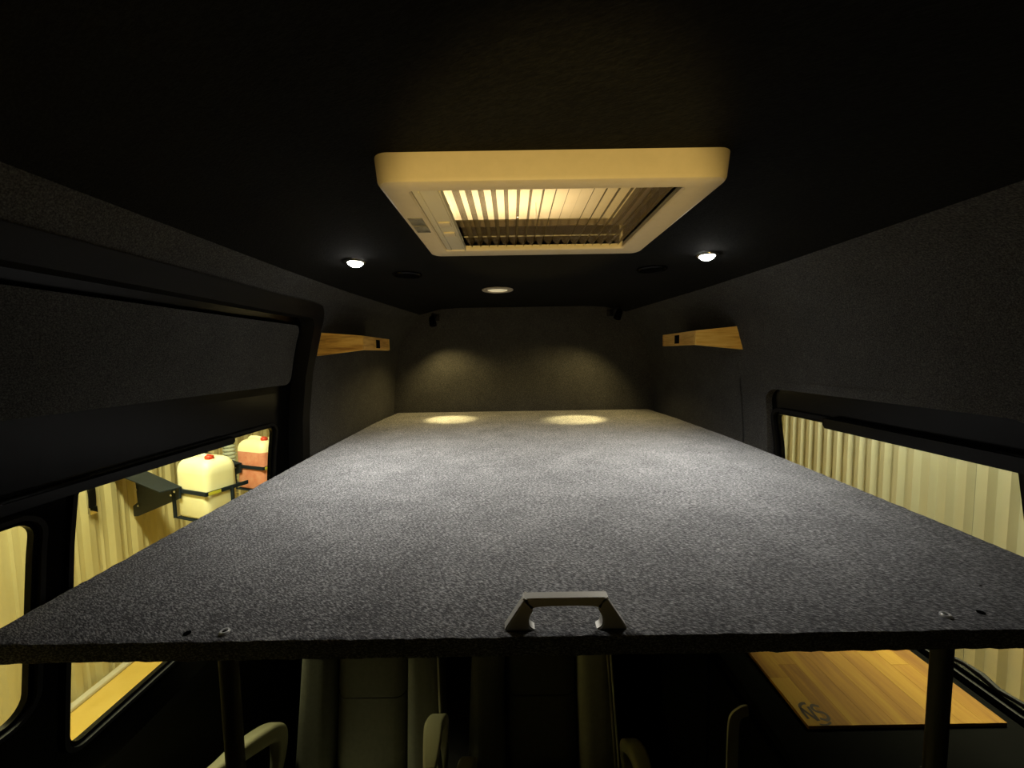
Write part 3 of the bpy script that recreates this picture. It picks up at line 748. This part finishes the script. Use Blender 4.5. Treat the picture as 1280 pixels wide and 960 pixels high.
batten(-1.75, 1.4, 2.6, 1.5, 'Y', P_LEFT, (-2.3, 1.6, .6), 'batten lamp hung beside the pale ribbed wall')
batten(-.2, 4.9, 2.75, 1.5, 'X', P_HIGH, (-.2, 4.9, 3.5), 'uplight batten lamp hung over the van roof')

# rack arms with jerrycans on the left wall
def jerry(loc, rz, mats, label, group):
    e = empty('jerrycan', loc, label, 'jerrycan', group); e.rotation_euler = (0, 0, rz)
    def sec(hx, hy, r, z): return [(p[0], p[1], z) for p in rr(-hx, hx, -hy, hy, r, 5, 3)]
    b_ = bmesh.new()
    lv = [(.125, .08, .03, 0), (.143, .093, .035, .006), (.150, .100, .04, .02), (.150, .100, .04, .15), (.150, .100, .04, .30), (.148, .098, .04, .328), (.140, .091, .04, .355), (.124, .079, .037, .374), (.102, .062, .032, .385), (.078, .044, .025, .389)]
    lower = [l for l in lv if l[3] <= .30]; upper = [l for l in lv if l[3] >= .30]
    loft(b_, [sec(*l) for l in lower]); bm_obj('body', b_, mats[0]).parent = e
    b_ = bmesh.new(); loft(b_, [sec(*l) for l in upper]); t = bm_obj('shoulder', b_, mats[1]); t.parent = e
    b_ = bmesh.new(); sweep(b_, catmull([(-.105, -.01, .375), (-.085, -.01, .394), (-.03, -.01, .398), (.02, -.01, .392), (.035, -.01, .375)], 5), circ(.014, 10), up=Vector((0, 1, 0))); bm_obj('carry_handle', b_, mats[1]).parent = e
    b_ = bmesh.new(); lathe(b_, [(.034, 0), (.034, .008), (.024, .012), (.024, .02)], 20); n = bm_obj('neck', b_, mats[1]); n.location = (.085, -.03, .372); n.parent = e
    b_ = bmesh.new(); lathe(b_, [(.024, 0), (.025, .004), (.025, .018), (.021, .023), (0, .024)], 20); bx(b_, (0, 0, .026), (.040, .008, .008), .002)
    n = bm_obj('cap', b_, 'red'); n.location = (.085, -.03, .384); n.parent = e
    return e
def rack(dy, label):
    e = empty('rack_arm', (XL + .04, 2.93 + dy, .48), label, 'rack', 'steel rack arms on the ribbed wall')
    root = Vector((XL + .04, 2.93, 0)); tip = Vector((-2.13, 2.45, 0)); d = (tip - root)
    n = Vector((-d.y, d.x, 0)).normalized() * .004
    b_ = bmesh.new()
    prof_ = [(0, .84), (.05, .865), (1.0, .84), (1.0, .775), (.10, .49), (0, .47), (0, .55), (.12, .60), (.10, .80), (0, .80)]
    A_ = [b_.verts.new(root + d * t + Vector((0, 0, z)) + n) for t, z in prof_]; B_ = [b_.verts.new(root + d * t + Vector((0, 0, z)) - n) for t, z in prof_]
    b_.faces.new(A_); b_.faces.new(list(reversed(B_)))
    for i in range(len(A_)):
        j = (i + 1) % len(A_); b_.faces.new((A_[i], B_[i], B_[j], A_[j]))
    o = bm_obj('gusset_plate', b_, 'steel_blue', None, False); o.location = (0, dy, 0); put(o, e)
    b_ = bmesh.new()                                        # upper flange of the arm
    wd = Vector((-d.y, d.x, 0)).normalized()
    q = [root + Vector((0, 0, .866)), tip + Vector((0, 0, .842))]
    vs = [b_.verts.new(p + wd * s + Vector((0, 0, dz))) for dz in (0, .006) for p, s in ((q[0], .01), (q[1], .01), (q[1], -.10), (q[0], -.14))]
    for f in ((0, 1, 2, 3), (7, 6, 5, 4), (0, 4, 5, 1), (1, 5, 6, 2), (2, 6, 7, 3), (3, 7, 4, 0)): b_.faces.new([vs[i] for i in f])
    o = bm_obj('flange', b_, 'steel_blue', None, False); o.location = (0, dy, 0); put(o, e)
    rz = math.radians(-20); cxy = Vector((-2.02, 2.535, 0)); ux = Vector((math.cos(rz), math.sin(rz), 0)); uy = Vector((-math.sin(rz), math.cos(rz), 0))
    def P(a, c_, z): return cxy + ux * a + uy * c_ + Vector((0, dy, z))
    hx, hy = .158, .108
    def bar(name, p, q_, w=.010, h=.012):
        b2 = bmesh.new(); sweep(b2, [p, q_], [(-w / 2, -h), (w / 2, -h), (w / 2, h), (-w / 2, h)]); return put(bm_obj(name, b2, 'steel_blue', None, False), e)
    zr = .82
    bar('hoop_bar', P(-hx, -hy, zr), P(hx, -hy, zr)); bar('hoop_bar', P(hx, -hy, zr), P(hx, hy + .05, zr)); bar('hoop_bar', P(-hx, -hy, zr), P(-hx, hy, zr)); bar('hoop_bar', P(-hx, hy, zr), P(hx, hy, zr))
    for a, c_ in ((-hx, -hy), (hx + .004, hy * .45)):
        b2 = bmesh.new(); sweep(b2, [P(a, c_, zr), P(a, c_, .632)], [(-.010, -.004), (.010, -.004), (.010, .004), (-.010, .004)], up=Vector((0, 1, 0))); put(bm_obj('drop_bar', b2, 'steel_blue', None, False), e)
    bar('tray', P(-hx, 0, .632), P(hx, 0, .632), .21, .004)
    b2 = bmesh.new(); sweep(b2, [P(hx + .0065, -hy + .01, zr), P(hx + .0065, -hy + .085, zr)], [(-.001, -.010), (.001, -.010), (.001, .010), (-.001, .010)]); put(bm_obj('yellow_label', b2, 'yellow_label', None, False), e)
    for t, z in ((.16, .81), (.14, .70), (.15, .58), (.93, .81), (.86, .775)):
        b2 = bmesh.new(); lathe(b2, [(.009, 0), (.007, .006), (0, .007)], 10, Matrix.Rotation(math.pi / 2, 4, 'X')); o = bm_obj('bolt', b2, 'chrome'); p = root + d * t + Vector((0, dy, z)) - n; o.location = p - wd * .002; put(o, e)
    return P(0, 0, .6365), rz
g = 'jerrycans on the rack arms'
p, rz = rack(0, 'dark blue steel rack arm holding the jerrycan with cream body'); jerry(p, rz, ('can', 'can'), 'cream plastic jerrycan with red cap on the steel rack', g)
p, rz = rack(.56, 'dark blue steel rack arm holding the jerrycan with pink lower half'); jerry(p, rz, ('pink', 'can'), 'jerrycan with pink lower half behind the all-cream jerrycan', g)
# ribbed duct standing behind the cans
pd = at_y(289, 600, 3.45)
b = bmesh.new(); prof_ = []
for i in range(90):
    z = i * .032; prof_ += [(.040, z), (.050, z + .010), (.050, z + .018), (.040, z + .028)]
lathe(b, prof_, 18); o = bm_obj('ribbed_duct', b, 'duct'); o.location = (pd.x, pd.y, ZF); tag(o, 'grey green ribbed duct standing beside the cream jerrycan', 'duct')
# black strap hanging on the ribbed wall
ps = at_y(109, 615, 2.50)
e = empty('hanging_strap', (XL + .06, 2.62, .62), 'black strap hanging on the ribbed wall outside', 'strap')
b = bmesh.new(); sweep(b, catmull([(0, 0, .32), (.006, 0, .2), (.004, .004, .1), (0, 0, 0)], 4), [(-.022, -.004), (.022, -.004), (.022, .004), (-.022, .004)], up=Vector((1, 0, 0))); bm_obj('webbing', b, 'black_plastic').parent = e
b = bmesh.new(); bx(b, (.008, 0, .02), (.012, .050, .05), .003); bm_obj('buckle', b, 'chrome').parent = e
